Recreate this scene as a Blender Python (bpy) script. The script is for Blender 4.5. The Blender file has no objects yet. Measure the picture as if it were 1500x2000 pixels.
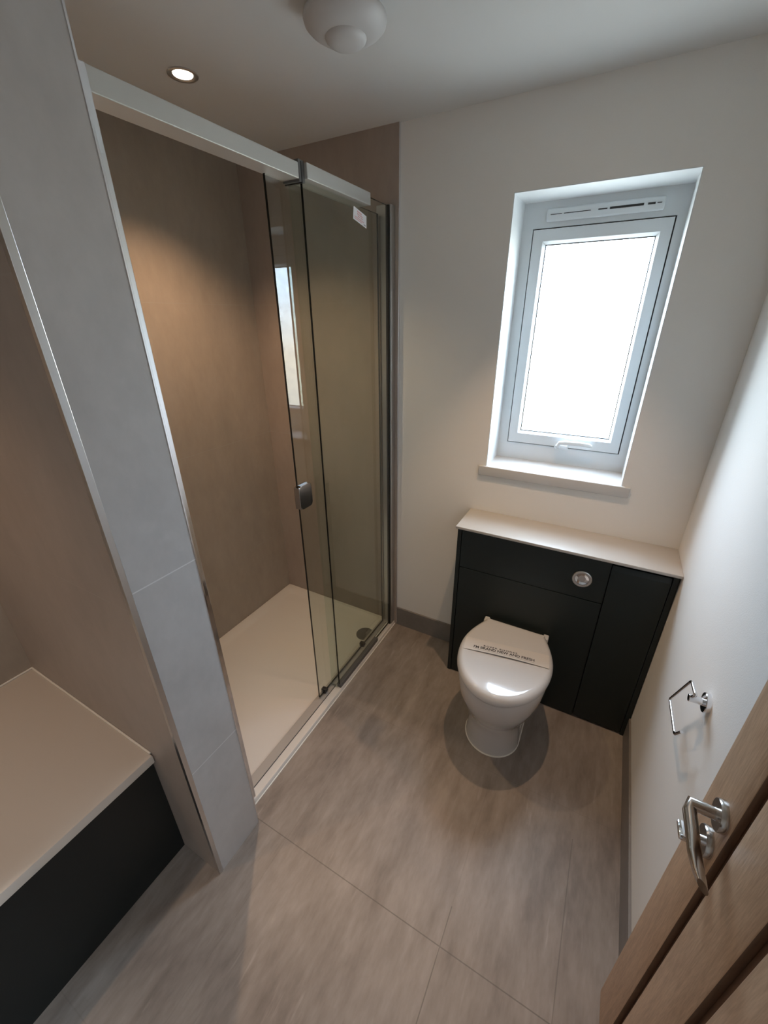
import bpy, bmesh, math, random
from mathutils import Vector, Matrix
random.seed(4)
PI = math.pi
S = bpy.context.scene
C = S.collection

# ------------------------------------------------------------------ camera
cam_d = bpy.data.cameras.new('camera')
cam = bpy.data.objects.new('camera', cam_d); C.objects.link(cam)
cam.location = (-0.3527, -1.8133, 1.7268)
cam.rotation_mode = 'XYZ'
cam.rotation_euler = (1.1302, 0.0083, 0.4991)
cam_d.sensor_fit = 'HORIZONTAL'; cam_d.sensor_width = 36.0
cam_d.lens = 798.2 / 1500 * 36.0
cam_d.clip_start = 0.02
S.camera = cam

# ------------------------------------------------------------------ world: flat overcast sky over pale ground
SKY = 31.0
w = bpy.data.worlds.new('overcast'); S.world = w; w.use_nodes = True
nt = w.node_tree; nt.nodes.clear()
tc = nt.nodes.new('ShaderNodeTexCoord'); sx = nt.nodes.new('ShaderNodeSeparateXYZ')
rmp = nt.nodes.new('ShaderNodeValToRGB'); bg = nt.nodes.new('ShaderNodeBackground'); wo = nt.nodes.new('ShaderNodeOutputWorld')
mr = nt.nodes.new('ShaderNodeMapRange'); mr.inputs[1].default_value = -1; mr.inputs[2].default_value = 1
nt.links.new(tc.outputs['Generated'], sx.inputs[0]); nt.links.new(sx.outputs['Z'], mr.inputs[0])
nt.links.new(mr.outputs[0], rmp.inputs[0]); nt.links.new(rmp.outputs[0], bg.inputs[0]); nt.links.new(bg.outputs[0], wo.inputs[0])
e = rmp.color_ramp.elements
e[0].position = 0.30; e[0].color = (0.15, 0.165, 0.155, 1)
e[1].position = 0.62; e[1].color = (0.66, 0.85, 1.05, 1)
m_ = e.new(0.465); m_.color = (0.46, 0.45, 0.37, 1)
m2_ = e.new(0.53); m2_.color = (0.52, 0.67, 0.80, 1)
bg.inputs[1].default_value = SKY

def area(name, loc, rot, sx_, sy_, power, col, portal=False):
    l = bpy.data.lights.new(name, 'AREA'); l.shape = 'RECTANGLE'; l.size = sx_; l.size_y = sy_; l.energy = power; l.color = col
    o = bpy.data.objects.new(name, l); C.objects.link(o); o.location = loc; o.rotation_euler = rot
    if portal: l.cycles.is_portal = True
    return o
area('window_sky_portal', (-0.528, 0.262, 1.62), (PI/2, 0, PI), 0.56, 1.03, 1, (1, 1, 1), True)

S.view_settings.view_transform = 'Standard'; S.view_settings.look = 'None'
S.view_settings.exposure = 0.0; S.view_settings.gamma = 1.0; S.view_settings.use_curve_mapping = False
try: S.cycles.max_bounces = 12; S.cycles.diffuse_bounces = 6; S.cycles.transparent_max_bounces = 16
except Exception: pass
HALL_FILL_W = 25.0
LAMP_COL = (1.0, 0.66, 0.40)
LAMP_W = 30.0

# ------------------------------------------------------------------ materials
MAT = {}
def nodes(name):
    m = bpy.data.materials.new(name); m.use_nodes = True
    n = m.node_tree; b = n.nodes['Principled BSDF']; MAT[name] = m
    return m, n, b
def plain(name, col, rough=0.5, metal=0.0, coat=0.0, bump=0.0, bscale=200, spec=0.5, vary=0.0):
    m, n, b = nodes(name)
    b.inputs['Base Color'].default_value = (*col, 1); b.inputs['Roughness'].default_value = rough
    b.inputs['Metallic'].default_value = metal; b.inputs['Coat Weight'].default_value = coat
    b.inputs['Specular IOR Level'].default_value = spec
    tcn = n.nodes.new('ShaderNodeTexCoord')
    nz = n.nodes.new('ShaderNodeTexNoise'); nz.inputs['Scale'].default_value = bscale
    n.links.new(tcn.outputs['Object'], nz.inputs['Vector'])
    if bump:
        bp = n.nodes.new('ShaderNodeBump'); bp.inputs['Strength'].default_value = bump; bp.inputs['Distance'].default_value = 0.001
        n.links.new(nz.outputs[0], bp.inputs['Height']); n.links.new(bp.outputs[0], b.inputs['Normal'])
    if vary:
        n2 = n.nodes.new('ShaderNodeTexNoise'); n2.inputs['Scale'].default_value = 9
        n.links.new(tcn.outputs['Object'], n2.inputs['Vector'])
        mx = n.nodes.new('ShaderNodeMix'); mx.data_type = 'RGBA'
        mx.inputs[6].default_value = (*[c*(1-vary) for c in col], 1); mx.inputs[7].default_value = (*[min(1, c*(1+vary)) for c in col], 1)
        n.links.new(n2.outputs[0], mx.inputs[0]); n.links.new(mx.outputs[2], b.inputs['Base Color'])
    return m
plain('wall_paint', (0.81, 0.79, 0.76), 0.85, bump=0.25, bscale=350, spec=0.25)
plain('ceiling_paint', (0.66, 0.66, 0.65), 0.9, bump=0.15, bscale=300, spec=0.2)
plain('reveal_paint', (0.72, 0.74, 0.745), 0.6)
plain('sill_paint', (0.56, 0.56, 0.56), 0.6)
plain('upvc', (0.68, 0.71, 0.725), 0.42)
plain('gasket_slot_dark', (0.02, 0.02, 0.022), 0.6)
plain('ceramic', (0.66, 0.645, 0.64), 0.08, coat=0.6)
plain('lid_plastic', (0.62, 0.605, 0.60), 0.10, coat=0.5)
plain('acrylic', (0.62, 0.57, 0.52), 0.22)
plain('stone_resin', (0.68, 0.655, 0.62), 0.38, bump=0.1, bscale=500)
plain('sealant', (0.85, 0.82, 0.77), 0.4)
plain('solid_worktop', (0.49, 0.47, 0.445), 0.4)
plain('dark_lacquer', (0.0060, 0.0135, 0.0140), 0.42, bump=0.1, bscale=600)
plain('dark_bath_panel', (0.0042, 0.0075, 0.0078), 0.45, bump=0.1, bscale=600)
plain('cabinet_void', (0.003, 0.003, 0.003), 0.8)
plain('chrome', (0.86, 0.87, 0.90), 0.06, metal=1)
plain('satin_aluminium', (0.66, 0.66, 0.66), 0.30, metal=1)
plain('frame_silver', (0.52, 0.52, 0.50), 0.45, metal=0.3)
plain('satin_steel', (0.56, 0.53, 0.50), 0.22, metal=1)
plain('grey_plate', (0.13, 0.13, 0.13), 0.4, metal=0.3)
plain('strip_metal', (0.40, 0.38, 0.36), 0.5, metal=0.2)
plain('handle_metal', (0.40, 0.38, 0.36), 0.18, metal=1)
plain('black_rubber', (0.01, 0.01, 0.01), 0.5)
plain('glass_edge', (0.004, 0.007, 0.006), 0.25)
plain('paper', (0.62, 0.585, 0.56), 0.8)
plain('ink', (0.03, 0.025, 0.025), 0.7)
plain('grey_ink', (0.22, 0.20, 0.19), 0.7)
plain('sticker_white', (0.85, 0.84, 0.85), 0.6)
plain('sticker_pink', (0.72, 0.34, 0.34), 0.6)
plain('sticker_grey', (0.40, 0.38, 0.38), 0.6)
plain('white_plastic', (0.56, 0.55, 0.545), 0.45)

def emis(name, col, s):
    m = bpy.data.materials.new(name); m.use_nodes = True; n = m.node_tree; n.nodes.clear()
    em = n.nodes.new('ShaderNodeEmission'); o = n.nodes.new('ShaderNodeOutputMaterial')
    em.inputs[0].default_value = (*col, 1); em.inputs[1].default_value = s; n.links.new(em.outputs[0], o.inputs[0]); MAT[name] = m
emis('lamp_glow', (1.0, 0.86, 0.66), 14)

def glass(name, tint, rough=0.0, trans=0.0):
    """clear sheet seen face by face: transmission tinted by thickness, mirror reflection by Fresnel"""
    m = bpy.data.materials.new(name); m.use_nodes = True; n = m.node_tree; n.nodes.clear()
    t = n.nodes.new('ShaderNodeBsdfTransparent'); t.inputs[0].default_value = (*tint, 1)
    g = n.nodes.new('ShaderNodeBsdfGlossy'); g.inputs['Roughness'].default_value = rough
    f = n.nodes.new('ShaderNodeFresnel'); f.inputs[0].default_value = 1.5
    geo = n.nodes.new('ShaderNodeNewGeometry'); inv = n.nodes.new('ShaderNodeMath'); inv.operation = 'SUBTRACT'; inv.inputs[0].default_value = 1
    mul = n.nodes.new('ShaderNodeMath'); mul.operation = 'MULTIPLY'
    n.links.new(geo.outputs['Backfacing'], inv.inputs[1]); n.links.new(f.outputs[0], mul.inputs[0]); n.links.new(inv.outputs[0], mul.inputs[1])
    sc = n.nodes.new('ShaderNodeMath'); sc.operation = 'MULTIPLY'; sc.inputs[1].default_value = 1.1; sc.use_clamp = True
    n.links.new(mul.outputs[0], sc.inputs[0])
    mx = n.nodes.new('ShaderNodeMixShader'); o = n.nodes.new('ShaderNodeOutputMaterial')
    n.links.new(sc.outputs[0], mx.inputs[0]); n.links.new(g.outputs[0], mx.inputs[2])
    if trans:
        tr = n.nodes.new('ShaderNodeBsdfTranslucent'); m2 = n.nodes.new('ShaderNodeMixShader'); m2.inputs[0].default_value = trans
        nz = n.nodes.new('ShaderNodeTexNoise'); nz.inputs['Scale'].default_value = 25; tcn = n.nodes.new('ShaderNodeTexCoord')
        rp = n.nodes.new('ShaderNodeMapRange'); rp.inputs[1].default_value = .35; rp.inputs[2].default_value = .65
        rp.inputs[3].default_value = trans*0.6; rp.inputs[4].default_value = trans*1.3
        n.links.new(tcn.outputs['Object'], nz.inputs['Vector']); n.links.new(nz.outputs[0], rp.inputs[0]); n.links.new(rp.outputs[0], m2.inputs[0])
        n.links.new(t.outputs[0], m2.inputs[1]); n.links.new(tr.outputs[0], m2.inputs[2]); n.links.new(m2.outputs[0], mx.inputs[1])
    else:
        n.links.new(t.outputs[0], mx.inputs[1])
    n.links.new(mx.outputs[0], o.inputs[0]); MAT[name] = m
glass('shower_glass', (0.905, 0.938, 0.922))
glass('window_glass', (0.98, 0.98, 0.98), trans=0.12)

def stone(name, dark, light, stretch, joints, jcol, jw, rough, seed=0.0, streak=0.5, patch=1.0):
    """mottled stone tile with joints; stretch scales the noise space; joints = list of (axis, offset, pitch or 0, lo, hi, strength)"""
    m, n, b = nodes(name); L = n.links.new
    g = n.nodes.new('ShaderNodeNewGeometry'); sp = n.nodes.new('ShaderNodeSeparateXYZ'); L(g.outputs['Position'], sp.inputs[0])
    def tex(scale, st, det, off):
        mp = n.nodes.new('ShaderNodeMapping'); mp.inputs['Scale'].default_value = st; mp.inputs['Location'].default_value = (seed+off, off, -seed)
        L(g.outputs['Position'], mp.inputs[0]); z = n.nodes.new('ShaderNodeTexNoise'); z.inputs['Scale'].default_value = scale
        z.inputs['Detail'].default_value = det; z.inputs['Roughness'].default_value = 0.6; L(mp.outputs[0], z.inputs['Vector']); return z.outputs[0]
    def mth(op, a, b_, clamp=False):
        x = n.nodes.new('ShaderNodeMath'); x.operation = op; x.use_clamp = clamp
        for i, q in enumerate((a, b_)):
            if q is None: continue
            if hasattr(q, 'is_linked'): L(q, x.inputs[i])
            else: x.inputs[i].default_value = q
        return x.outputs[0]
    big = tex(2.2*patch, (1, 1, 1), 4, 0.0); mid = tex(7, stretch, 6, 3.1); fine = tex(30, stretch, 4, 7.7)
    v = mth('ADD', mth('MULTIPLY', big, 0.45), mth('ADD', mth('MULTIPLY', mid, 0.35+streak*0.35), mth('MULTIPLY', fine, 0.2)))
    tot = 0.45 + 0.35+streak*0.35 + 0.2
    rr = n.nodes.new('ShaderNodeMapRange'); rr.inputs[1].default_value = tot*0.34; rr.inputs[2].default_value = tot*0.66; L(v, rr.inputs[0])
    mx = n.nodes.new('ShaderNodeMix'); mx.data_type = 'RGBA'; mx.inputs[6].default_value = (*dark, 1); mx.inputs[7].default_value = (*light, 1)
    L(rr.outputs[0], mx.inputs[0]); col = mx.outputs[2]
    # pale hairline streaks
    st = tex(16, (stretch[0]*1.4, stretch[1]*0.6, stretch[2]*1.0), 2, 12.3)
    sr = n.nodes.new('ShaderNodeMapRange'); sr.inputs[1].default_value = 0.66; sr.inputs[2].default_value = 0.78; sr.inputs[4].default_value = 0.35*streak; L(st, sr.inputs[0])
    mh = n.nodes.new('ShaderNodeMix'); mh.data_type = 'RGBA'; L(col, mh.inputs[6]); mh.inputs[7].default_value = (*[min(1, c*1.5) for c in light], 1)
    L(sr.outputs[0], mh.inputs[0]); col = mh.outputs[2]
    mask = None
    for (ax, off, pitch, cax, lo, hi, stg) in joints:
        p = sp.outputs['XYZ'.index(ax)]
        d = mth('SUBTRACT', p, off)
        if pitch:
            d = mth('SUBTRACT', d, None); 
            d.node.inputs[1].default_value = 0
            q = mth('DIVIDE', d, pitch); q = mth('SUBTRACT', q, mth('ROUND', q, None)); d = mth('MULTIPLY', q, pitch)
        d = mth('ABSOLUTE', d, None); k = mth('LESS_THAN', d, jw)
        if cax:
            c = sp.outputs['XYZ'.index(cax)]
            k = mth('MULTIPLY', k, mth('MULTIPLY', mth('GREATER_THAN', c, lo), mth('LESS_THAN', c, hi)))
        k = mth('MULTIPLY', k, stg)
        mask = k if mask is None else mth('MAXIMUM', mask, k)
    if mask is not None:
        mj = n.nodes.new('ShaderNodeMix'); mj.data_type = 'RGBA'; L(mask, mj.inputs[0]); L(col, mj.inputs[6]); mj.inputs[7].default_value = (*jcol, 1)
        col = mj.outputs[2]
    L(col, b.inputs['Base Color']); b.inputs['Roughness'].default_value = rough; b.inputs['Specular IOR Level'].default_value = 0.4
    bm_ = n.nodes.new('ShaderNodeBump'); bm_.inputs['Strength'].default_value = 0.12; bm_.inputs['Distance'].default_value = 0.002
    hh = mth('SUBTRACT', v, mask) if mask is not None else v
    L(hh, bm_.inputs['Height']); L(bm_.outputs[0], b.inputs['Normal'])
    return m
stone('floor_tile', (0.175, 0.145, 0.126), (0.375, 0.325, 0.29), (2.3, 0.62, 1),
      [('Y', -1.247, 0, None, 0, 0, 0.6), ('Y', -0.647, 1.2, None, 0, 0, 0.12), ('X', -0.485, 0, 'Y', -3, -1.14, 0.6), ('X', -0.485, 0, 'Y', -1.14, 0, 0.12), ('X', -1.085, 1.2, None, 0, 0, 0.12), ('X', -0.163, 0, 'Y', -1.247, -0.75, 0.45)], (0.10, 0.085, 0.075), 0.0016, 0.42, 1.3, 0.7)
stone('nib_face_tile', (0.385, 0.365, 0.355), (0.49, 0.47, 0.46), (1.2, 1.2, 0.8), [('Z', 1.170, 0, None, 0, 0, 0.9), ('Z', 0.522, 0, None, 0, 0, 0.9)], (0.62, 0.61, 0.60), 0.0016, 0.38, 4.2, 0.25)
stone('shower_tile', (0.34, 0.285, 0.235), (0.43, 0.365, 0.305), (1.5, 1.5, 0.6), [('Z', 1.125, 0.673, None, 0, 0, 0.55), ('Y', -0.343, 0.673, None, 0, 0, 0.25)], (0.40, 0.36, 0.32), 0.0016, 0.42, 9.1, 0.2)
stone('end_tile', (0.34, 0.285, 0.245), (0.42, 0.355, 0.31), (1.5, 1.5, 0.6), [('Z', 1.125, 0.673, None, 0, 0, 0.55)], (0.40, 0.36, 0.32), 0.0016, 0.42, 2.7, 0.2)
stone('skirting_tile', (0.17, 0.155, 0.145), (0.25, 0.23, 0.215), (1.2, 1.2, 1.2), [('X', -0.90, 0.9, None, 0, 0, 0.3)], (0.1, 0.09, 0.08), 0.001, 0.42, 5.5, 0.2)

def oak(name, dark, light):
    m, n, b = nodes(name); L = n.links.new
    g = n.nodes.new('ShaderNodeNewGeometry'); mp = n.nodes.new('ShaderNodeMapping'); mp.inputs['Scale'].default_value = (6, 6, 0.55)
    L(g.outputs['Position'], mp.inputs[0])
    z = n.nodes.new('ShaderNodeTexNoise'); z.inputs['Scale'].default_value = 9; z.inputs['Detail'].default_value = 8; z.inputs['Distortion'].default_value = 0.6
    L(mp.outputs[0], z.inputs['Vector'])
    wv = n.nodes.new('ShaderNodeTexNoise'); wv.inputs['Scale'].default_value = 55; wv.inputs['Detail'].default_value = 3; L(mp.outputs[0], wv.inputs['Vector'])
    ad = n.nodes.new('ShaderNodeMath'); ad.operation = 'ADD'; L(z.outputs[0], ad.inputs[0]); L(wv.outputs[0], ad.inputs[1])
    rr = n.nodes.new('ShaderNodeMapRange'); rr.inputs[1].default_value = 0.75; rr.inputs[2].default_value = 1.25; L(ad.outputs[0], rr.inputs[0])
    mx = n.nodes.new('ShaderNodeMix'); mx.data_type = 'RGBA'; mx.inputs[6].default_value = (*dark, 1); mx.inputs[7].default_value = (*light, 1)
    L(rr.outputs[0], mx.inputs[0]); L(mx.outputs[2], b.inputs['Base Color']); b.inputs['Roughness'].default_value = 0.45
    bm_ = n.nodes.new('ShaderNodeBump'); bm_.inputs['Strength'].default_value = 0.1; bm_.inputs['Distance'].default_value = 0.001; L(wv.outputs[0], bm_.inputs['Height']); L(bm_.outputs[0], b.inputs['Normal'])
oak('oak', (0.45, 0.285, 0.175), (0.62, 0.42, 0.27))
oak('oak_groove_shade', (0.17, 0.095, 0.055), (0.23, 0.13, 0.078))  # darker copy of the oak: groove shade put into the colour

# ------------------------------------------------------------------ mesh helpers
class MB:
    def __init__(self): self.bm = bmesh.new(); self.mats = []
    def slot(self, mat):
        if mat not in self.mats: self.mats.append(mat)
        return self.mats.index(mat)
    def box(self, x0, x1, y0, y1, z0, z1, bev=0.0, seg=2, mat=None, rot=None):
        b = bmesh.new(); bmesh.ops.create_cube(b, size=1)
        sx_, sy_, sz_ = abs(x1-x0), abs(y1-y0), abs(z1-z0)
        for v in b.verts: v.co = Vector((v.co.x*sx_, v.co.y*sy_, v.co.z*sz_))
        if bev: bmesh.ops.bevel(b, geom=b.edges[:], offset=min(bev, min(sx_, sy_, sz_)*0.49), segments=seg, affect='EDGES', profile=0.5)
        c = Vector(((x0+x1)/2, (y0+y1)/2, (z0+z1)/2))
        for v in b.verts: v.co = (rot @ v.co if rot else v.co) + c
        return self.add(b, mat)
    def add(self, b, mat=None):
        bmesh.ops.recalc_face_normals(b, faces=b.faces[:])
        me = bpy.data.meshes.new('tmp'); b.to_mesh(me); b.free()
        n0 = len(self.bm.faces); self.bm.from_mesh(me); bpy.data.meshes.remove(me)
        self.bm.faces.ensure_lookup_table()
        if mat is not None:
            i = self.slot(mat)
            for f in self.bm.faces[n0:]: f.material_index = i
        return self
    def loft(self, rings, cap0=True, cap1=True, mat=None, closed=False):
        b = bmesh.new(); R = [[b.verts.new(p) for p in r] for r in rings]; n = len(R[0])
        rng = range(len(R)) if closed else range(len(R)-1)
        for i in rng:
            a, c = R[i], R[(i+1) % len(R)]
            for j in range(n): b.faces.new((a[j], a[(j+1) % n], c[(j+1) % n], c[j]))
        if not closed:
            if cap0: b.faces.new(R[0][::-1])
            if cap1: b.faces.new(R[-1])
        return self.add(b, mat)
    def lathe(self, prof, centre, axis='z', seg=48, mat=None, cap0=True, cap1=True):
        rings = []
        for r, h in prof:
            ring = []
            for k in range(seg):
                a = 2*PI*k/seg; c, s = r*math.cos(a), r*math.sin(a)
                p = {'z': (c, s, h), 'y': (c, h, s), 'x': (h, c, s)}[axis]
                ring.append(Vector(p)+Vector(centre))
            rings.append(ring)
        return self.loft(rings, cap0, cap1, mat)
    def tube(self, pts, rad, seg=16, mat=None, corner=0.0, squash=None):
        pts = [Vector(p) for p in pts]
        if corner:
            out = [pts[0]]
            for i in range(1, len(pts)-1):
                a, b_, c = pts[i-1], pts[i], pts[i+1]
                u = (a-b_).normalized(); v = (c-b_).normalized()
                k = min(corner, (a-b_).length*.45, (c-b_).length*.45)
                for t in [q/6 for q in range(7)]:
                    p0, p2 = b_+u*k, b_+v*k
                    out.append(p0*(1-t)**2 + b_*2*t*(1-t) + p2*t*t)
            out.append(pts[-1]); pts = out
        if not isinstance(rad, (list, tuple)): rad = [rad]*len(pts)
        rings = []; prev = None
        for i, p in enumerate(pts):
            d = (pts[min(i+1, len(pts)-1)]-pts[max(i-1, 0)]).normalized()
            if prev is None:
                up = Vector((0, 0, 1)) if abs(d.z) < 0.9 else Vector((0, 1, 0)); n1 = d.cross(up).normalized()
            else: n1 = (prev-d*prev.dot(d)).normalized()
            prev = n1; n2 = d.cross(n1)
            rr = rad[i]; ra, rb = rr if isinstance(rr, tuple) else (rr, rr)
            rings.append([p+n1*ra*math.cos(2*PI*k/seg)+n2*rb*math.sin(2*PI*k/seg) for k in range(seg)])
        return self.loft(rings, mat=mat)
    def prism(self, outline, x0, x1, axis='z', mat=None, bev=0.0):
        def P(a, b_, h): return {'z': (a, b_, h), 'x': (h, a, b_), 'y': (a, h, b_)}[axis]
        b = bmesh.new(); lo = [b.verts.new(P(a, c, x0)) for a, c in outline]; hi = [b.verts.new(P(a, c, x1)) for a, c in outline]
        n = len(lo)
        for j in range(n): b.faces.new((lo[j], lo[(j+1) % n], hi[(j+1) % n], hi[j]))
        b.faces.new(lo[::-1]); b.faces.new(hi)
        if bev:
            es = [e_ for e_ in b.edges if len(set(round(Vector(v.co)['xyz'.index(axis)], 6) for v in e_.verts)) == 1]
            bmesh.ops.bevel(b, geom=es, offset=bev, segments=2, affect='EDGES', profile=0.5)
        return self.add(b, mat)
    def obj(self, name, mat=None, parent=None, smooth=None, base=True):
        me = bpy.data.meshes.new(name)
        if not self.mats: self.mats = [mat]
        bm = self.bm
        off = Vector((0, 0, 0))
        if parent is not None: off = wloc(parent)
        elif base:
            xs = [v.co.x for v in bm.verts]; ys = [v.co.y for v in bm.verts]; zs = [v.co.z for v in bm.verts]
            off = Vector(((min(xs)+max(xs))/2, (min(ys)+max(ys))/2, min(zs)))
        for v in bm.verts: v.co -= off
        bm.to_mesh(me); bm.free()
        for q in self.mats: me.materials.append(MAT[q])
        if smooth:
            me.shade_smooth() if hasattr(me, 'shade_smooth') else None
            for p in me.polygons: p.use_smooth = True
            try: me.set_sharp_from_angle(angle=math.radians(smooth))
            except Exception: pass
        o = bpy.data.objects.new(name, me); C.objects.link(o)
        if parent is not None: o.parent = parent
        else: o.location = off
        return o
def wloc(o):
    p = Vector(o.location)
    while o.parent: o = o.parent; p += Vector(o.location)
    return p
def tag(o, label, cat, group=None):
    o['label'] = label; o['category'] = cat
    if group: o['group'] = group
    return o
def thing(name, loc, label, cat, group=None):
    o = bpy.data.objects.new(name, None); C.objects.link(o); o.location = loc; o.empty_display_size = 0.05
    return tag(o, label, cat, group)
def struct(o): o['kind'] = 'structure'; return o
def box(name, mat, dims, parent=None, bev=0.0, smooth=None):
    m = MB(); m.box(*dims, bev=bev); return m.obj(name, mat, parent, smooth)

# ------------------------------------------------------------------ measures
H = 2.40
XL = -2.12            # tiled wall behind shower and bath
XN = -1.2172          # end face of the nib wall
Y1, Y2 = -1.253, -1.4377
XT = -1.2636          # where tiling stops on the window wall
WX0, WX1, WZ0, WZ1 = -0.8075, -0.2487, 1.108, 2.134
YF = -3.16            # wall at the far end of the bath, behind the camera

# ------------------------------------------------------------------ room shell
struct(box('floor', 'floor_tile', (XL-0.1, 0.1, YF-0.1, 0.3, -0.10, 0)))
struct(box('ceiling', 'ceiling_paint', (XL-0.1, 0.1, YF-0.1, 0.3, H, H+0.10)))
m = MB()
m.box(XL-0.1, WX0, 0, 0.30, 0, H); m.box(WX1, 0.1, 0, 0.30, 0, H)
m.box(WX0, WX1, 0, 0.30, 0, WZ0-0.035); m.box(WX0, WX1, 0, 0.30, WZ1, H)
struct(m.obj('wall_back', 'wall_paint'))
DY0, DY1, DZ = -2.680, -1.885, 2.035      # assumed doorway behind the camera, opened to let the added hall fill in
m = MB(); m.box(0, 0.1, DY1, 0, 0, H); m.box(0, 0.1, YF-0.1, DY0, 0, H); m.box(0, 0.1, DY0, DY1, DZ, H); struct(m.obj('wall_right', 'wall_paint'))
m = MB(); m.box(0.1, 1.3, YF-0.1, -1.2, -0.1, 0); struct(m.obj('floor_hall', 'floor_tile'))
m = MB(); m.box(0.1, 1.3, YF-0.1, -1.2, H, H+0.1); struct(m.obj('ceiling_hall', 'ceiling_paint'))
m = MB(); m.box(1.2, 1.3, YF-0.1, -1.2, 0, H); m.box(0.1, 1.2, -1.3, -1.2, 0, H); m.box(0.1, 1.2, YF-0.2, YF-0.1, 0, H); struct(m.obj('wall_hall', 'wall_paint'))
m = MB(); m.box(-0.012, 0, DY0-0.06, DY0, 0, DZ+0.06, bev=0.003); m.box(-0.012, 0, DY1-0.003, DY1+0.002, 0, DZ); m.box(-0.012, 0, DY0, DY1+0.04, DZ, DZ+0.06, bev=0.003)
struct(m.obj('trim_4', 'oak', smooth=30))
area('hall_fill_light', (0.65, -2.28, 2.36), (0, 0, 0), 0.9, 1.2, HALL_FILL_W, (0.86, 0.93, 1.0))  # unseen fill light, added to brighten the room through the doorway
struct(box('wall_left', 'shower_tile', (XL-0.1, XL, YF-0.1, 0, 0, H)))
struct(box('wall_front', 'wall_paint', (XL, 0, YF-0.1, YF, 0, H)))
struct(box('wall_shower_end', 'end_tile', (XL, XT, -0.010, 0, 0, H)))
m = MB(); m.box(XL, XN-0.010, Y2, Y1, 0, H, mat='end_tile'); m.box(XN-0.010, XN, Y2+0.0005, Y1-0.0005, 0, H, mat='nib_face_tile')
struct(m.obj('wall_nib'))
# metal tile edge trims
for i, (d, mt) in enumerate([((XN-0.012, XN+0.0015, Y2-0.0015, Y2+0.0125, 0, H), 'satin_aluminium'),
                             ((XN-0.012, XN+0.0012, Y1-0.003, Y1+0.0015, 0, H), 'chrome'),
                             ((XT, XT+0.003, -0.0115, 0, 0.0, H), 'chrome')]):
    struct(box('trim_%d' % (i+1), mt, d, bev=0.0006))
struct(box('baseboard_back', 'skirting_tile', (XT+0.003, -0.8565, -0.010, 0, 0, 0.126), bev=0.001))
struct(box('baseboard_right', 'skirting_tile', (-0.008, 0, -1.90, -0.2035, 0, 0.118), bev=0.001))

# ------------------------------------------------------------------ window
YW = 0.18
SX0, SX1, SZ0, SZ1 = -0.757, -0.2855, 1.190, 2.040     # sash
GX0, GX1, GZ0, GZ1 = -0.7085, -0.3310, 1.243, 1.990    # pane
def ring(mb, o, i, y0, y1, mat, yi=None):
    """frame of rectangular section between outer and inner rects (x0,x1,z0,z1); y0 front, y1 back, yi front at the inner edge"""
    yi = y0 if yi is None else yi
    R = lambda r, y: [(r[0], y, r[2]), (r[1], y, r[2]), (r[1], y, r[3]), (r[0], y, r[3])]
    mb.loft([R(o, y1), R(o, y0), R(i, yi), R(i, y1)], closed=True, mat=mat)
m = MB()
ring(m, (WX0, WX1, WZ0-0.03, WZ1), (SX0-0.0048, SX1+0.0048, SZ0-0.0048, SZ1+0.0048), YW, YW+0.07, 'upvc')
ring(m, (SX0-0.012, SX1+0.012, SZ0-0.012, SZ1+0.012), (SX0+0.02, SX1-0.02, SZ0+0.02, SZ1-0.02), YW+0.009, YW+0.06, 'gasket_slot_dark')
win = struct(m.obj('window_1', None))
m = MB(); o_ = (SX0, SX1, SZ0, SZ1); mid_ = (GX0-0.010, GX1+0.010, GZ0-0.010, GZ1+0.010); g_ = (GX0, GX1, GZ0, GZ1)
ring(m, o_, mid_, YW-0.006, YW+0.03, 'upvc'); ring(m, mid_, g_, YW-0.006, YW+0.03, 'upvc', yi=YW+0.010)
ring(m, (GX0-0.001, GX1+0.001, GZ0-0.001, GZ1+0.001), (GX0+0.003, GX1-0.003, GZ0+0.003, GZ1-0.003), YW+0.012, YW+0.02, 'gasket_slot_dark')
sash = m.obj('window_sash', None, win)
box('window_pane', 'window_glass', (GX0-0.004, GX1+0.004, YW+0.020, YW+0.024, GZ0-0.004, GZ1+0.004), sash)
# espagnolette handle, lever pointing right
m = MB()
m.box(-0.545, -0.487, YW-0.018, YW-0.006, 1.180, 1.203, bev=0.005, seg=3)
m.tube([(-0.528, YW-0.012, 1.192), (-0.530, YW-0.034, 1.204)], 0.010, mat=None)
m.tube([(-0.530, YW-0.036, 1.200), (-0.522, YW-0.040, 1.216), (-0.50, YW-0.042, 1.220), (-0.45, YW-0.042, 1.221), (-0.402, YW-0.040, 1.219), (-0.392, YW-0.036, 1.214)],
       [(0.008, 0.008), (0.009, 0.009), (0.0075, 0.010), (0.007, 0.010), (0.006, 0.009), (0.004, 0.006)])
m.obj('window_handle', 'upvc', sash, smooth=45)
m = MB()
m.box(-0.715, -0.326, YW-0.014, YW, 2.062, 2.104, bev=0.006, seg=3, mat='upvc')
for x0, x1, h in ((-0.700, -0.660, 0.0010), (-0.652, -0.560, 0.0011), (-0.535, -0.505, 0.0018), (-0.497, -0.390, 0.0034), (-0.378, -0.355, 0.0030), (-0.350, -0.336, 0.0014)):
    m.box(x0, x1, YW-0.0150, YW-0.012, 2.0845-h, 2.0845+h, mat='gasket_slot_dark')  # raised dark strips stand in for the shade inside the slots
m.obj('trickle_vent', None, win, smooth=40)
m = MB()
b0 = bmesh.new()
m.box(-0.8384, -0.2173, -0.012, 0.0, WZ0-0.046, WZ0, bev=0.004, seg=3)
m.box(WX0+0.0005, WX1-0.0005, -0.002, YW, WZ0-0.034, WZ0, bev=0.001); b0.free()
m.obj('window_sill', 'sill_paint', win, smooth=40)
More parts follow.
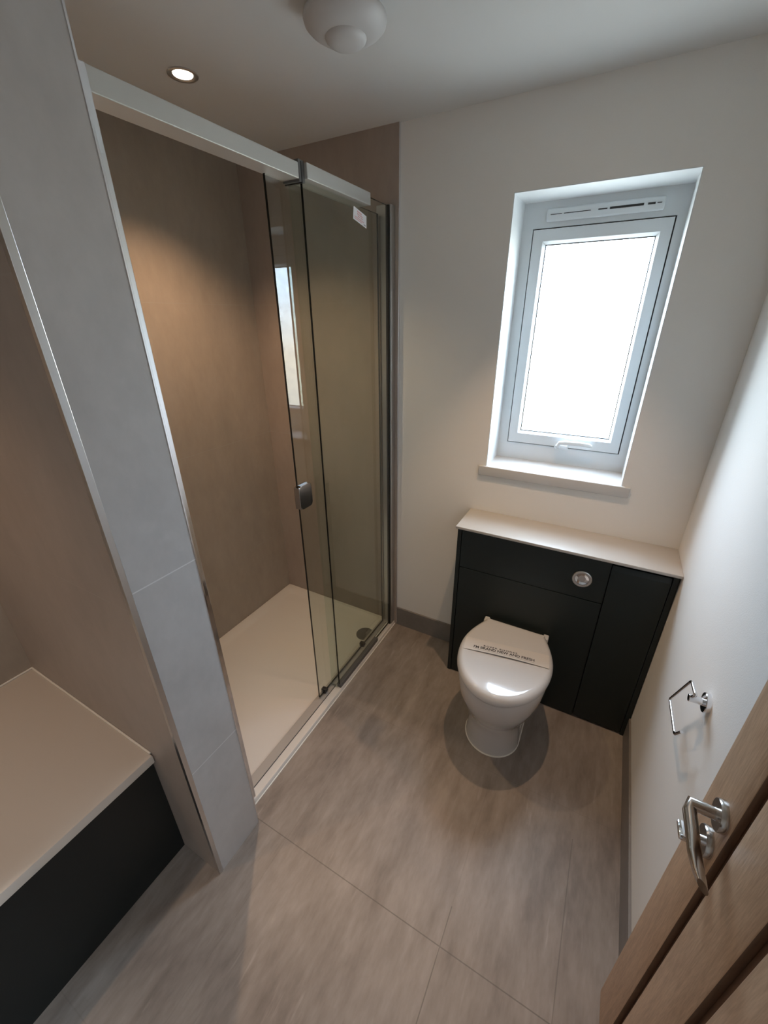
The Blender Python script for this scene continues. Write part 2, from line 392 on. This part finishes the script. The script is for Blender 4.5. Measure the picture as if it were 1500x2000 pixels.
# painted lining of the reveal
m = MB()
m.box(WX0, WX0+0.003, 0.001, YW, WZ0, WZ1); m.box(WX1-0.003, WX1, 0.001, YW, WZ0, WZ1); m.box(WX0+0.003, WX1-0.003, 0.001, YW, WZ1-0.003, WZ1)
m.obj('window_reveal', 'reveal_paint', win)

# ------------------------------------------------------------------ oak door, open against the right wall
XD = -0.052
YD, YH = -1.1145, -1.8780
m = MB()
gy = [-1.243, -1.383, -1.523, -1.663]; gw = 0.024
zb, zt = 0.006, 2.02
m.box(XD+0.012, XD+0.036, YH, YD, zb, zt, mat='oak_groove_shade')
ys = [YD] + gy + [YH]
for i in range(len(ys)-1):
    a = ys[i]-(gw/2 if i else 0); c = ys[i+1]+(gw/2 if i < len(ys)-2 else 0)
    m.box(XD, XD+0.0125, c, a, zb, zt, bev=0.0025, seg=2, mat='oak')
g_i = m.slot('oak_groove_shade')
for f in m.bm.faces:
    if abs(f.normal.y) > 0.6 and YH+0.01 < f.calc_center_median().y < YD-0.01: f.material_index = g_i  # groove sides also take the shaded oak colour
m.box(XD+0.0118, XD+0.0365, YD-0.003, YD, zb, zt, mat='oak')
door = struct(m.obj('door_1', None, smooth=40))
RY, RZ = -1.195, 0.972
m = MB(); m.lathe([(0.0265, 0), (0.0265, -0.008), (0.025, -0.0105), (0.012, -0.0105)], (XD, RY, RZ), 'x', 40); m.obj('handle_rose', 'satin_steel', door, smooth=35)
m = MB()
m.tube([(XD-0.008, RY, RZ), (XD-0.046, RY+0.001, RZ-0.001), (XD-0.0475, RY-0.012, RZ-0.004), (XD-0.046, RY-0.045, RZ-0.008), (XD-0.045, RY-0.080, RZ-0.012), (XD-0.042, RY-0.106, RZ-0.013), (XD-0.040, RY-0.122, RZ-0.011)],
       [(0.0105, 0.0105), (0.0105, 0.0105), (0.0105, 0.0105), (0.0100, 0.0125), (0.0090, 0.0180), (0.0075, 0.0190), (0.005, 0.0165)], seg=24)
m.obj('door_handle', 'satin_steel', door, smooth=50)
m = MB(); m.lathe([(0.0265, 0), (0.0265, -0.008), (0.025, -0.0105), (0.010, -0.0105)], (XD, RY, 0.897), 'x', 40)
tr_ = m.obj('turn_rose', 'satin_steel', door, smooth=35)
m = MB(); m.lathe([(0.0075, 0), (0.0075, -0.022)], (XD-0.008, RY, 0.897), 'x', 24); m.box(XD-0.046, XD-0.026, RY-0.017, RY+0.017, 0.8925, 0.9015, bev=0.003)
m.obj('thumb_turn', 'chrome', tr_, smooth=40)
for z in (0.22, 1.02, 1.80):
    m = MB(); m.tube([(XD+0.002, YH-0.006, z-0.05), (XD+0.002, YH-0.006, z+0.05)], 0.006); m.box(XD+0.004, XD+0.030, YH-0.003, YH, z-0.05, z+0.05)
    m.obj('hinge', 'satin_steel', door, smooth=40)

# ------------------------------------------------------------------ shower tray
TZ = 0.022; TX0, TX1, TY0, TY1 = XL, -1.2750, Y1, -0.010
def rrect(x0, x1, y0, y1, r, z, k=8):
    out = []
    for cx, cy, a0 in ((x1-r, y1-r, 0), (x0+r, y1-r, PI/2), (x0+r, y0+r, PI), (x1-r, y0+r, 3*PI/2)):
        for i in range(k+1):
            a = a0 + PI/2*i/k; out.append((cx+r*math.cos(a), cy+r*math.sin(a), z))
    return out
tray = thing('shower_tray', ((TX0+TX1)/2, (TY0+TY1)/2, 0), 'low white stone resin shower tray on the floor behind the glass screen', 'shower tray')
m = MB()
m.loft([rrect(TX0, TX1, TY0, TY1, 0.004, 0), rrect(TX0, TX1, TY0, TY1, 0.004, TZ-0.004), rrect(TX0+.003, TX1-.003, TY0+.003, TY1-.003, 0.004, TZ),
        rrect(TX0+.045, TX1-.062, TY0+.045, TY1-.05, 0.05, TZ), rrect(TX0+.056, TX1-.072, TY0+.056, TY1-.061, 0.045, TZ-0.007),
        rrect(TX0+.09, TX1-.10, TY0+.09, TY1-.095, 0.04, TZ-0.009), rrect(TX0+.35, TX1-.35, TY0+.5, TY1-.5, 0.02, TZ-0.011)])
m.obj('tray_body', 'stone_resin', tray, smooth=50)
m = MB(); m.lathe([(0.053, 0), (0.053, 0.003), (0.050, 0.0045), (0.046, 0.0040), (0.03, 0.0050)], (-1.381, -0.195, TZ-0.009), 'z', 48)
m.obj('drain_cover', 'grey_plate', tray, smooth=30)['label'] = 'round grey waste cover'
m = MB(); m.box(TX1-0.001, TX1+0.004, TY0+0.002, TY1, 0, 0.0035); m.obj('sealant', 'sealant', tray)

# ------------------------------------------------------------------ shower screen
scr = thing('shower_screen', (-1.30, -0.63, TZ), 'chrome framed sliding glass shower screen standing on the tray edge', 'shower screen')
HZ0, HZ1 = 2.100, 2.139
m = MB(); m.box(-1.345, -1.282, Y1, -0.6185, HZ0, HZ1, bev=0.002); m.box(-1.345, -1.270, -0.594, -0.225, HZ0+0.004, HZ1+0.004, bev=0.002)
hd = m.obj('header_rail', 'frame_silver', scr)
m = MB(); m.box(-1.343, -1.281, -0.6195, -0.593, HZ0-0.006, HZ1+0.008, bev=0.001, mat='grey_plate'); m.box(-1.345, -1.280, -0.610, -0.606, HZ0-0.008, HZ1+0.004, mat='black_rubber')
m.obj('end_cap', None, scr)
m = MB(); m.box(-1.345, -1.281, Y1, -1.1985, TZ, HZ1, bev=0.0015); m.obj('wall_profile', 'chrome', scr)
m = MB(); m.box(-1.345, -1.279, -0.052, -0.0105, TZ, 2.142, bev=0.0015); m.obj('wall_profile', 'satin_aluminium', scr)
def pane(name, x0, x1, y0, y1, z0, z1):
    """sheet with clear faces and dark cut edges"""
    m = MB(); m.box(x0, x1, y0, y1, z0, z1, mat='shower_glass'); e_ = m.slot('glass_edge')
    for f in m.bm.faces:
        if abs(f.normal.x) < 0.5: f.material_index = e_
    return m.obj(name, None, scr)
fx = pane('fixed_panel', -1.2945, -1.2865, -0.600, -0.052, 0.040, 2.136)
sl = pane('sliding_panel', -1.339, -1.331, -0.709, -0.062, 0.036, 2.112)
# pull handle clipped over the free edge of the door
m = MB()
def rr2(a0, a1, b0, b1, r, k=5):
    return [(p[0], p[1]) for p in rrect(a0, a1, b0, b1, r, 0, k)]
for x0, x1 in ((-1.331, -1.322), (-1.348, -1.339)):
    m.prism(rr2(-0.711, -0.640, 1.060, 1.156, 0.014), x0, x1, 'x', bev=0.0015)
m.box(-1.348, -1.322, -0.7145, -0.7085, 1.064, 1.152, bev=0.0015)
m.obj('pull_handle', 'handle_metal', sl)['label'] = 'chrome plate handle'
for y in (-0.665, -0.300):
    m = MB(); m.box(-1.349, -1.3225, y-0.011, y+0.011, 0.030, 0.056, bev=0.004); m.lathe([(0.008, 0), (0.008, 0.004)], (-1.3225, y, 0.048), 'x', 20)
    m.obj('roller_clip', 'black_rubber', sl, smooth=40)
m = MB(); m.box(-1.298, -1.2835, -0.0600, -0.0525, TZ+0.006, 2.139); m.obj('edge_gasket', 'black_rubber', scr)
m = MB(); m.box(-1.302, -1.280, -0.602, -0.215, TZ, 0.044, bev=0.001); m.obj('bottom_guide', 'grey_plate', scr)
m = MB(); m.box(-1.353, -1.3125, -1.1985, -0.052, TZ, TZ+0.006, mat='strip_metal')
m.box(-1.3135, -1.311, -1.1985, -0.602, TZ, TZ+0.0025, mat='black_rubber'); m.box(-1.355, -1.353, -1.1985, -0.052, TZ, TZ+0.0015, mat='black_rubber')
m.obj('threshold_strip', None, scr)
m = MB(); m.box(-1.3300, -1.2950, -0.612, -0.598, TZ+0.006, HZ0, bev=0.001); m.obj('edge_seal', 'shower_glass', scr)
# sticker on the fixed sheet
def quad(m, cs, x, th, mat):
    m.prism(cs, x, x+th, 'x', mat=mat)
A, B_, Cc, D_ = (-0.3175, 2.089), (-0.2308, 2.072), (-0.2328, 2.034), (-0.3238, 2.051)
def bil(u, v):
    t = [A[i]*(1-u)+B_[i]*u for i in (0, 1)]; b_ = [D_[i]*(1-u)+Cc[i]*u for i in (0, 1)]
    return (t[0]*(1-v)+b_[0]*v, t[1]*(1-v)+b_[1]*v)
m = MB(); quad(m, [A, B_, Cc, D_], -1.2865, 0.0004, 'sticker_white')
def bar(u0, u1, v0, v1, mat): quad(m, [bil(u0, v0), bil(u1, v0), bil(u1, v1), bil(u0, v1)], -1.2862, 0.0003, mat)
for u0, u1, v0, v1 in ((0.28, 0.62, 0.12, 0.26), (0.28, 0.70, 0.32, 0.42), (0.32, 0.50, 0.48, 0.58), (0.55, 0.72, 0.48, 0.56), (0.10, 0.80, 0.66, 0.74), (0.10, 0.66, 0.80, 0.87)):
    n_ = max(3, int((u1-u0)/0.06)); 
    for k in range(n_):
        a = u0+(u1-u0)*k/n_; bar(a, a+(u1-u0)/n_*0.72, v0, v1, 'sticker_pink')
bar(0.78, 0.93, 0.80, 0.90, 'sticker_grey')
tag(m.obj('sticker', None), 'small white sticker with pink lettering high on the fixed shower glass', 'sticker')

# ------------------------------------------------------------------ toilet cabinet unit
UX0, UX1, UY = -0.8545, -0.0040, -0.2013
unit = thing('toilet_cabinet', ((UX0+UX1)/2, UY/2, 0), 'dark green black cabinet housing the toilet cistern under the window', 'cabinet')
m = MB(); m.box(UX0+0.018, UX1-0.018, UY+0.022, -0.002, 0.0, 0.855); m.obj('carcass', 'cabinet_void', unit)
box('end_panel', 'dark_lacquer', (UX0, UX0+0.018, UY, -0.0005, 0, 0.8680), unit, bev=0.0008)
box('end_panel', 'dark_lacquer', (UX1-0.018, UX1, UY, -0.0005, 0, 0.8680), unit, bev=0.0008)
fas = box('fascia_panel', 'dark_lacquer', (UX0+0.0205, -0.2255, UY+0.002, UY+0.020, 0.6635, 0.8560), unit, bev=0.001)
box('access_panel', 'dark_lacquer', (UX0+0.0205, -0.2255, UY+0.002, UY+0.020, 0.004, 0.6600), unit, bev=0.001)
m = MB()
pr = [(UY+0.001, 0.012), (UY+0.020, 0.012), (UY+0.020, 0.845), (UY+0.013, 0.845), (UY+0.001, 0.826)]
m.prism(pr, -0.2220, UX1-0.0205, 'x'); m.obj('cabinet_door', 'dark_lacquer', unit)
m = MB(); m.box(UX0+0.0185, UX1-0.0185, UY+0.012, UY+0.020, 0.8565, 0.868); m.obj('top_rail', 'dark_lacquer', unit)
m = MB(); fc = (-0.3165, UY+0.002, 0.757)
m.lathe([(0.0375, 0), (0.0375, -0.004), (0.035, -0.0062), (0.027, -0.0062), (0.0262, -0.002)], fc, 'y', 48); m.obj('flush_plate', 'satin_aluminium', fas, smooth=30)
m = MB(); m.lathe([(0.0255, -0.001), (0.0255, -0.0045), (0.020, -0.0030), (0.012, -0.0015), (0.002, -0.0008)], fc, 'y', 40, cap0=False); m.obj('flush_button', 'chrome', fas, smooth=60)
m = MB(); m.box(-0.8599, -0.0005, -0.2213, -0.0002, 0.8681, 0.8806, bev=0.0018, seg=2)
tag(m.obj('worktop', 'solid_worktop', smooth=30), 'slim white worktop shelf on the dark toilet cabinet below the window', 'worktop')

# ------------------------------------------------------------------ toilet
TCX, TB = -0.5375, -0.2225
def outline(wmax, wback, d0, dl, yb, z, inset=0.0, n=28):
    """D shape: straight back at y=yb, widest at depth d0, elliptical nose at depth dl"""
    pts = []
    for i in range(n+1):
        t = i/n; d = d0*t
        pts.append((wback+(wmax-wback)*math.sin(PI/2*t), d))
    for i in range(1, n+1):
        a = PI/2*i/n; pts.append((wmax*math.cos(a), d0+(dl-d0)*math.sin(a)))
    right = [(w_, d) for w_, d in pts]
    full = right + [(-w_, d) for w_, d in reversed(right[:-1])]
    out = []
    N = len(full)
    for i, (x, d) in enumerate(full):
        px, pd = full[i-1]; nx, nd = full[(i+1) % N]
        tx, td = nx-px, nd-pd; l = math.hypot(tx, td) or 1
        nxn, ndn = td/l, -tx/l
        out.append((TCX + x - nxn*inset, yb - (d - ndn*inset), z))
    return out
toi = thing('toilet', (TCX, -0.42, 0), 'white back to wall toilet with closed lid in front of the dark cabinet', 'toilet')
m = MB()
secs = [(0.000, 0.119, 0.119, 0.26, 0.382), (0.030, 0.116, 0.116, 0.26, 0.378), (0.10, 0.113, 0.112, 0.26, 0.375), (0.15, 0.116, 0.113, 0.26, 0.380),
        (0.19, 0.131, 0.118, 0.25, 0.400), (0.235, 0.153, 0.125, 0.24, 0.427), (0.29, 0.172, 0.130, 0.23, 0.451), (0.345, 0.182, 0.133, 0.22, 0.466), (0.39, 0.185, 0.134, 0.22, 0.473), (0.402, 0.182, 0.133, 0.22, 0.471)]
m.loft([outline(w_, wb, d0, dl, -0.2005, z) for z, w_, wb, d0, dl in secs]); m.obj('pan', 'ceramic', toi, smooth=60)
m = MB(); SO = (0.188, 0.128, 0.20, 0.452, TB)
m.loft([outline(*SO, 0.4025, 0.006), outline(*SO, 0.404, 0.003), outline(*SO, 0.4125, 0.003)]); m.obj('seat', 'lid_plastic', toi, smooth=50)
m = MB(); LO = (0.192, 0.130, 0.20, 0.457, TB)
rr_ = []
for k in range(9):
    a = PI/2*k/8; rr_.append(outline(*LO, 0.4180+0.0305*math.sin(a), 0.025*(1-math.cos(a))))
prof = [outline(*LO, 0.4135, 0.002), outline(*LO, 0.4160, 0.0)] + rr_
last = rr_[-1]; cxl = TCX; cyl = TB-0.225
for k_, z_ in ((0.95, 0.44865), (0.8, 0.4489), (0.5, 0.4492), (0.05, 0.4494)):
    prof.append([(cxl+(p[0]-cxl)*k_, cyl+(p[1]-cyl)*k_, z_) for p in last])
m.loft(prof); lid = m.obj('lid', 'lid_plastic', toi, smooth=70)
for s in (-1, 1):
    m = MB(); m.box(TCX+s*0.134-0.012, TCX+s*0.134+0.012, -0.238, -0.2035, 0.4025, 0.430, bev=0.005, seg=3); m.obj('hinge', 'lid_plastic', toi, smooth=40)
m = MB(); m.loft([outline(0.1215, 0.1215, 0.26, 0.3845, -0.2025, 0.0), outline(0.1195, 0.1195, 0.26, 0.3825, -0.2025, 0.003)]); m.obj('sealant', 'sealant', toi)

# paper band across the lid, front edge lifted
ang = math.radians(8.5); U = Vector((math.cos(ang), math.sin(ang), 0)); V = Vector((-math.sin(ang), math.cos(ang), 0)); O = Vector((-0.532, -0.4575, 0))
def band_z(u, v):
    t = max(0.0, 1-(u/0.155)**2); f = max(0.0, 1-v/0.075)
    sag = 0.0 if abs(u) < 0.150 else -((abs(u)-0.150)/0.028)**2*0.0020
    return 0.4510 + 0.0055*t*f + sag
b = bmesh.new(); NU, NV = 48, 8; grid = []
for th in (0.0, 0.0004):
    g2 = []
    for i in range(NU+1):
        u = -0.172+0.344*i/NU
        g2.append([b.verts.new(O+U*u+V*(0.075*j/NV)+Vector((0, 0, band_z(u, 0.075*j/NV)+th))) for j in range(NV+1)])
    grid.append(g2)
for s_, g2 in enumerate(grid):
    for i in range(NU):
        for j in range(NV): b.faces.new((g2[i][j], g2[i+1][j], g2[i+1][j+1], g2[i][j+1]))
lo, hi = grid
for i in range(NU):
    for j in (0, NV): b.faces.new((lo[i][j], lo[i+1][j], hi[i+1][j], hi[i][j]))
for j in range(NV):
    for i in (0, NU): b.faces.new((lo[i][j], lo[i][j+1], hi[i][j+1], hi[i][j]))
m = MB(); m.add(b, 'paper')
band = tag(m.obj('paper_band', None, smooth=50), 'printed white paper band lying across the closed toilet lid', 'paper band')
def text(name, s, size, u0, v0, width, mat, sp=1.0):
    cu = bpy.data.curves.new(name, 'FONT'); cu.body = s; cu.size = size; cu.space_character = sp; cu.extrude = 0.0; cu.offset = size*0.028
    o = bpy.data.objects.new(name, cu); C.objects.link(o); bpy.context.view_layer.update()
    me = bpy.data.meshes.new_from_object(o); bpy.data.objects.remove(o); bpy.data.curves.remove(cu)
    xs = [v.co.x for v in me.vertices]; k = width/(max(xs)-min(xs)); x0 = min(xs)
    bl = wloc(band)
    for v in me.vertices:
        u = u0+(v.co.x-x0)*k; vv = v0+v.co.y
        p = O+U*u+V*vv+Vector((0, 0, band_z(u, vv)+0.0007)); v.co = p-bl
    me.materials.clear(); me.materials.append(MAT[mat])
    q = bpy.data.objects.new(name, me); C.objects.link(q); q.parent = band; return q
text('lettering', "I'M BRAND NEW AND FRESH", 0.0205, -0.132, 0.0165, 0.247, 'ink')
text('lettering', "ROPER RHODES", 0.0125, -0.092, 0.0345, 0.138, 'ink', 1.3)
m = MB(); q0 = O+U*-0.132+V*0.0095; q1 = O+U*0.115+V*0.0095
for k in range(24):
    ua = -0.132+0.247*k/24; ub = ua+0.247/24
    P = [O+U*ua+V*0.0095+Vector((0, 0, band_z(ua, .0095)+0.0006)), O+U*ub+V*0.0095+Vector((0, 0, band_z(ub, .0095)+0.0006)), O+U*ub+V*0.0105+Vector((0, 0, band_z(ub, .0105)+0.0006)), O+U*ua+V*0.0105+Vector((0, 0, band_z(ua, .0105)+0.0006))]
    bb = bmesh.new(); bb.faces.new([bb.verts.new(p) for p in P]); m.add(bb, 'grey_ink')
m.obj('printed_rule', None, band)

# ------------------------------------------------------------------ toilet roll holder on the right wall
rh = thing('toilet_roll_holder', (0, -0.826, 0.85), 'empty chrome wire toilet roll holder on the right hand wall', 'toilet roll holder')
HC = (0, -0.825, 0.875)
m = MB(); m.lathe([(0.0245, 0), (0.0245, -0.010), (0.0235, -0.0115), (0.008, -0.0115)], HC, 'x', 40); m.obj('wall_rose', 'chrome', rh, smooth=30)
m = MB(); m.lathe([(0.0092, -0.010), (0.0092, -0.041), (0.0085, -0.042)], HC, 'x', 32); m.obj('post', 'chrome', rh, smooth=30)
xw = -0.037
m = MB(); m.tube([(xw, -0.828, 0.882), (xw, -0.846, 0.905), (xw, -0.790, 0.898), (xw, -0.693, 0.733), (xw, -0.825, 0.741), (xw, -0.858, 0.790)], 0.0040, seg=12, corner=0.010)
m.obj('wire_arm', 'chrome', rh, smooth=60)

# ------------------------------------------------------------------ bath
BX1, BZ = -1.3793, 0.5194
bath = thing('bathtub', (-1.75, -2.30, 0), 'white bathtub along the tiled wall beyond the nib wall', 'bathtub')
m = MB(); X0, X1_, Y0, Y1_ = XL+0.004, BX1, YF+0.004, Y2-0.002
m.loft([rrect(X0+.03, X1_-.03, Y0+.03, Y1_-.03, 0.004, BZ-0.031), rrect(X0, X1_, Y0, Y1_, 0.004, BZ-0.032), rrect(X0, X1_, Y0, Y1_, 0.004, BZ-0.007), rrect(X0+.002, X1_-.002, Y0+.002, Y1_-.002, 0.004, BZ-0.002), rrect(X0+.007, X1_-.007, Y0+.007, Y1_-.007, 0.004, BZ),
        rrect(X0+.07, X1_-.075, Y0+.10, Y1_-.375, 0.20, BZ), rrect(X0+.076, X1_-.081, Y0+.106, Y1_-.383, 0.20, BZ-0.003), rrect(X0+.084, X1_-.089, Y0+.114, Y1_-.392, 0.195, BZ-0.014),
        rrect(X0+.11, X1_-.11, Y0+.22, Y1_-.42, 0.18, BZ-0.25), rrect(X0+.15, X1_-.15, Y0+.30, Y1_-.47, 0.14, BZ-0.39), rrect(X0+.19, X1_-.19, Y0+.36, Y1_-.53, 0.10, BZ-0.41)])
m.obj('tub', 'acrylic', bath, smooth=45)
m = MB(); m.box(XL+0.001, BX1-0.010, Y2-0.006, Y2-0.0005, BZ-0.001, BZ+0.004, bev=0.001); m.box(XL+0.001, XL+0.007, YF+0.01, Y2-0.004, BZ-0.001, BZ+0.004, bev=0.001)
m.obj('sealant', 'sealant', bath)
tag(box('bath_panel', 'dark_bath_panel', (-1.4190, -1.4010, YF+0.002, Y2-0.0005, 0, BZ-0.032), bev=0.001), 'dark green black side panel under the rim of the bathtub', 'bath panel')

# ------------------------------------------------------------------ ceiling fittings
def downlight(x, y, label, power, size=78, blend=0.6):
    t = thing('downlight', (x, y, H), label, 'downlight', 'recessed ceiling downlights')
    m = MB(); m.lathe([(0.044, 0.0), (0.044, -0.003), (0.040, -0.005), (0.030, -0.002), (0.028, 0.0)], (x, y, H), 'z', 48, cap0=False, cap1=False); m.obj('bezel', 'satin_aluminium', t, smooth=50)
    m = MB(); m.lathe([(0.0275, -0.0005), (0.0275, -0.002), (0.020, -0.0035), (0.004, -0.0042)], (x, y, H), 'z', 40); m.obj('bulb', 'lamp_glow', t, smooth=60)
    l = bpy.data.lights.new('lamp_beam', 'SPOT'); l.energy = power; l.color = LAMP_COL; l.spot_size = math.radians(size); l.spot_blend = blend; l.shadow_soft_size = 0.018
    o = bpy.data.objects.new('lamp_beam', l); C.objects.link(o); o.parent = t; o.location = (0, 0, -0.012)
    return t
downlight(-1.6832, -0.6284, 'lit recessed downlight in the ceiling over the shower tray', LAMP_W*1.5, 116, 0.85)
downlight(-0.575, -0.440, 'recessed downlight in the ceiling over the toilet', LAMP_W*1.3, 68, 0.7)
downlight(-1.72, -2.05, 'recessed downlight in the ceiling over the bathtub', LAMP_W*0.85, 90, 0.8)

VC = (-1.084, -0.652)
vent = thing('extract_vent', (VC[0], VC[1], H), 'round white extractor vent on the ceiling beside the shower', 'extractor vent')
m = MB(); m.lathe([(0.072, 0), (0.072, -0.012), (0.060, -0.018)], (*VC, H), 'z', 56); m.obj('collar', 'white_plastic', vent, smooth=40)
m = MB(); m.lathe([(0.058, -0.014), (0.088, -0.020), (0.097, -0.027), (0.099, -0.033), (0.097, -0.040), (0.088, -0.048), (0.070, -0.058), (0.053, -0.064), (0.050, -0.064), (0.048, -0.068), (0.040, -0.074), (0.020, -0.078), (0.004, -0.079)], (*VC, H), 'z', 64)
m.obj('valve_disc', 'white_plastic', vent, smooth=50)
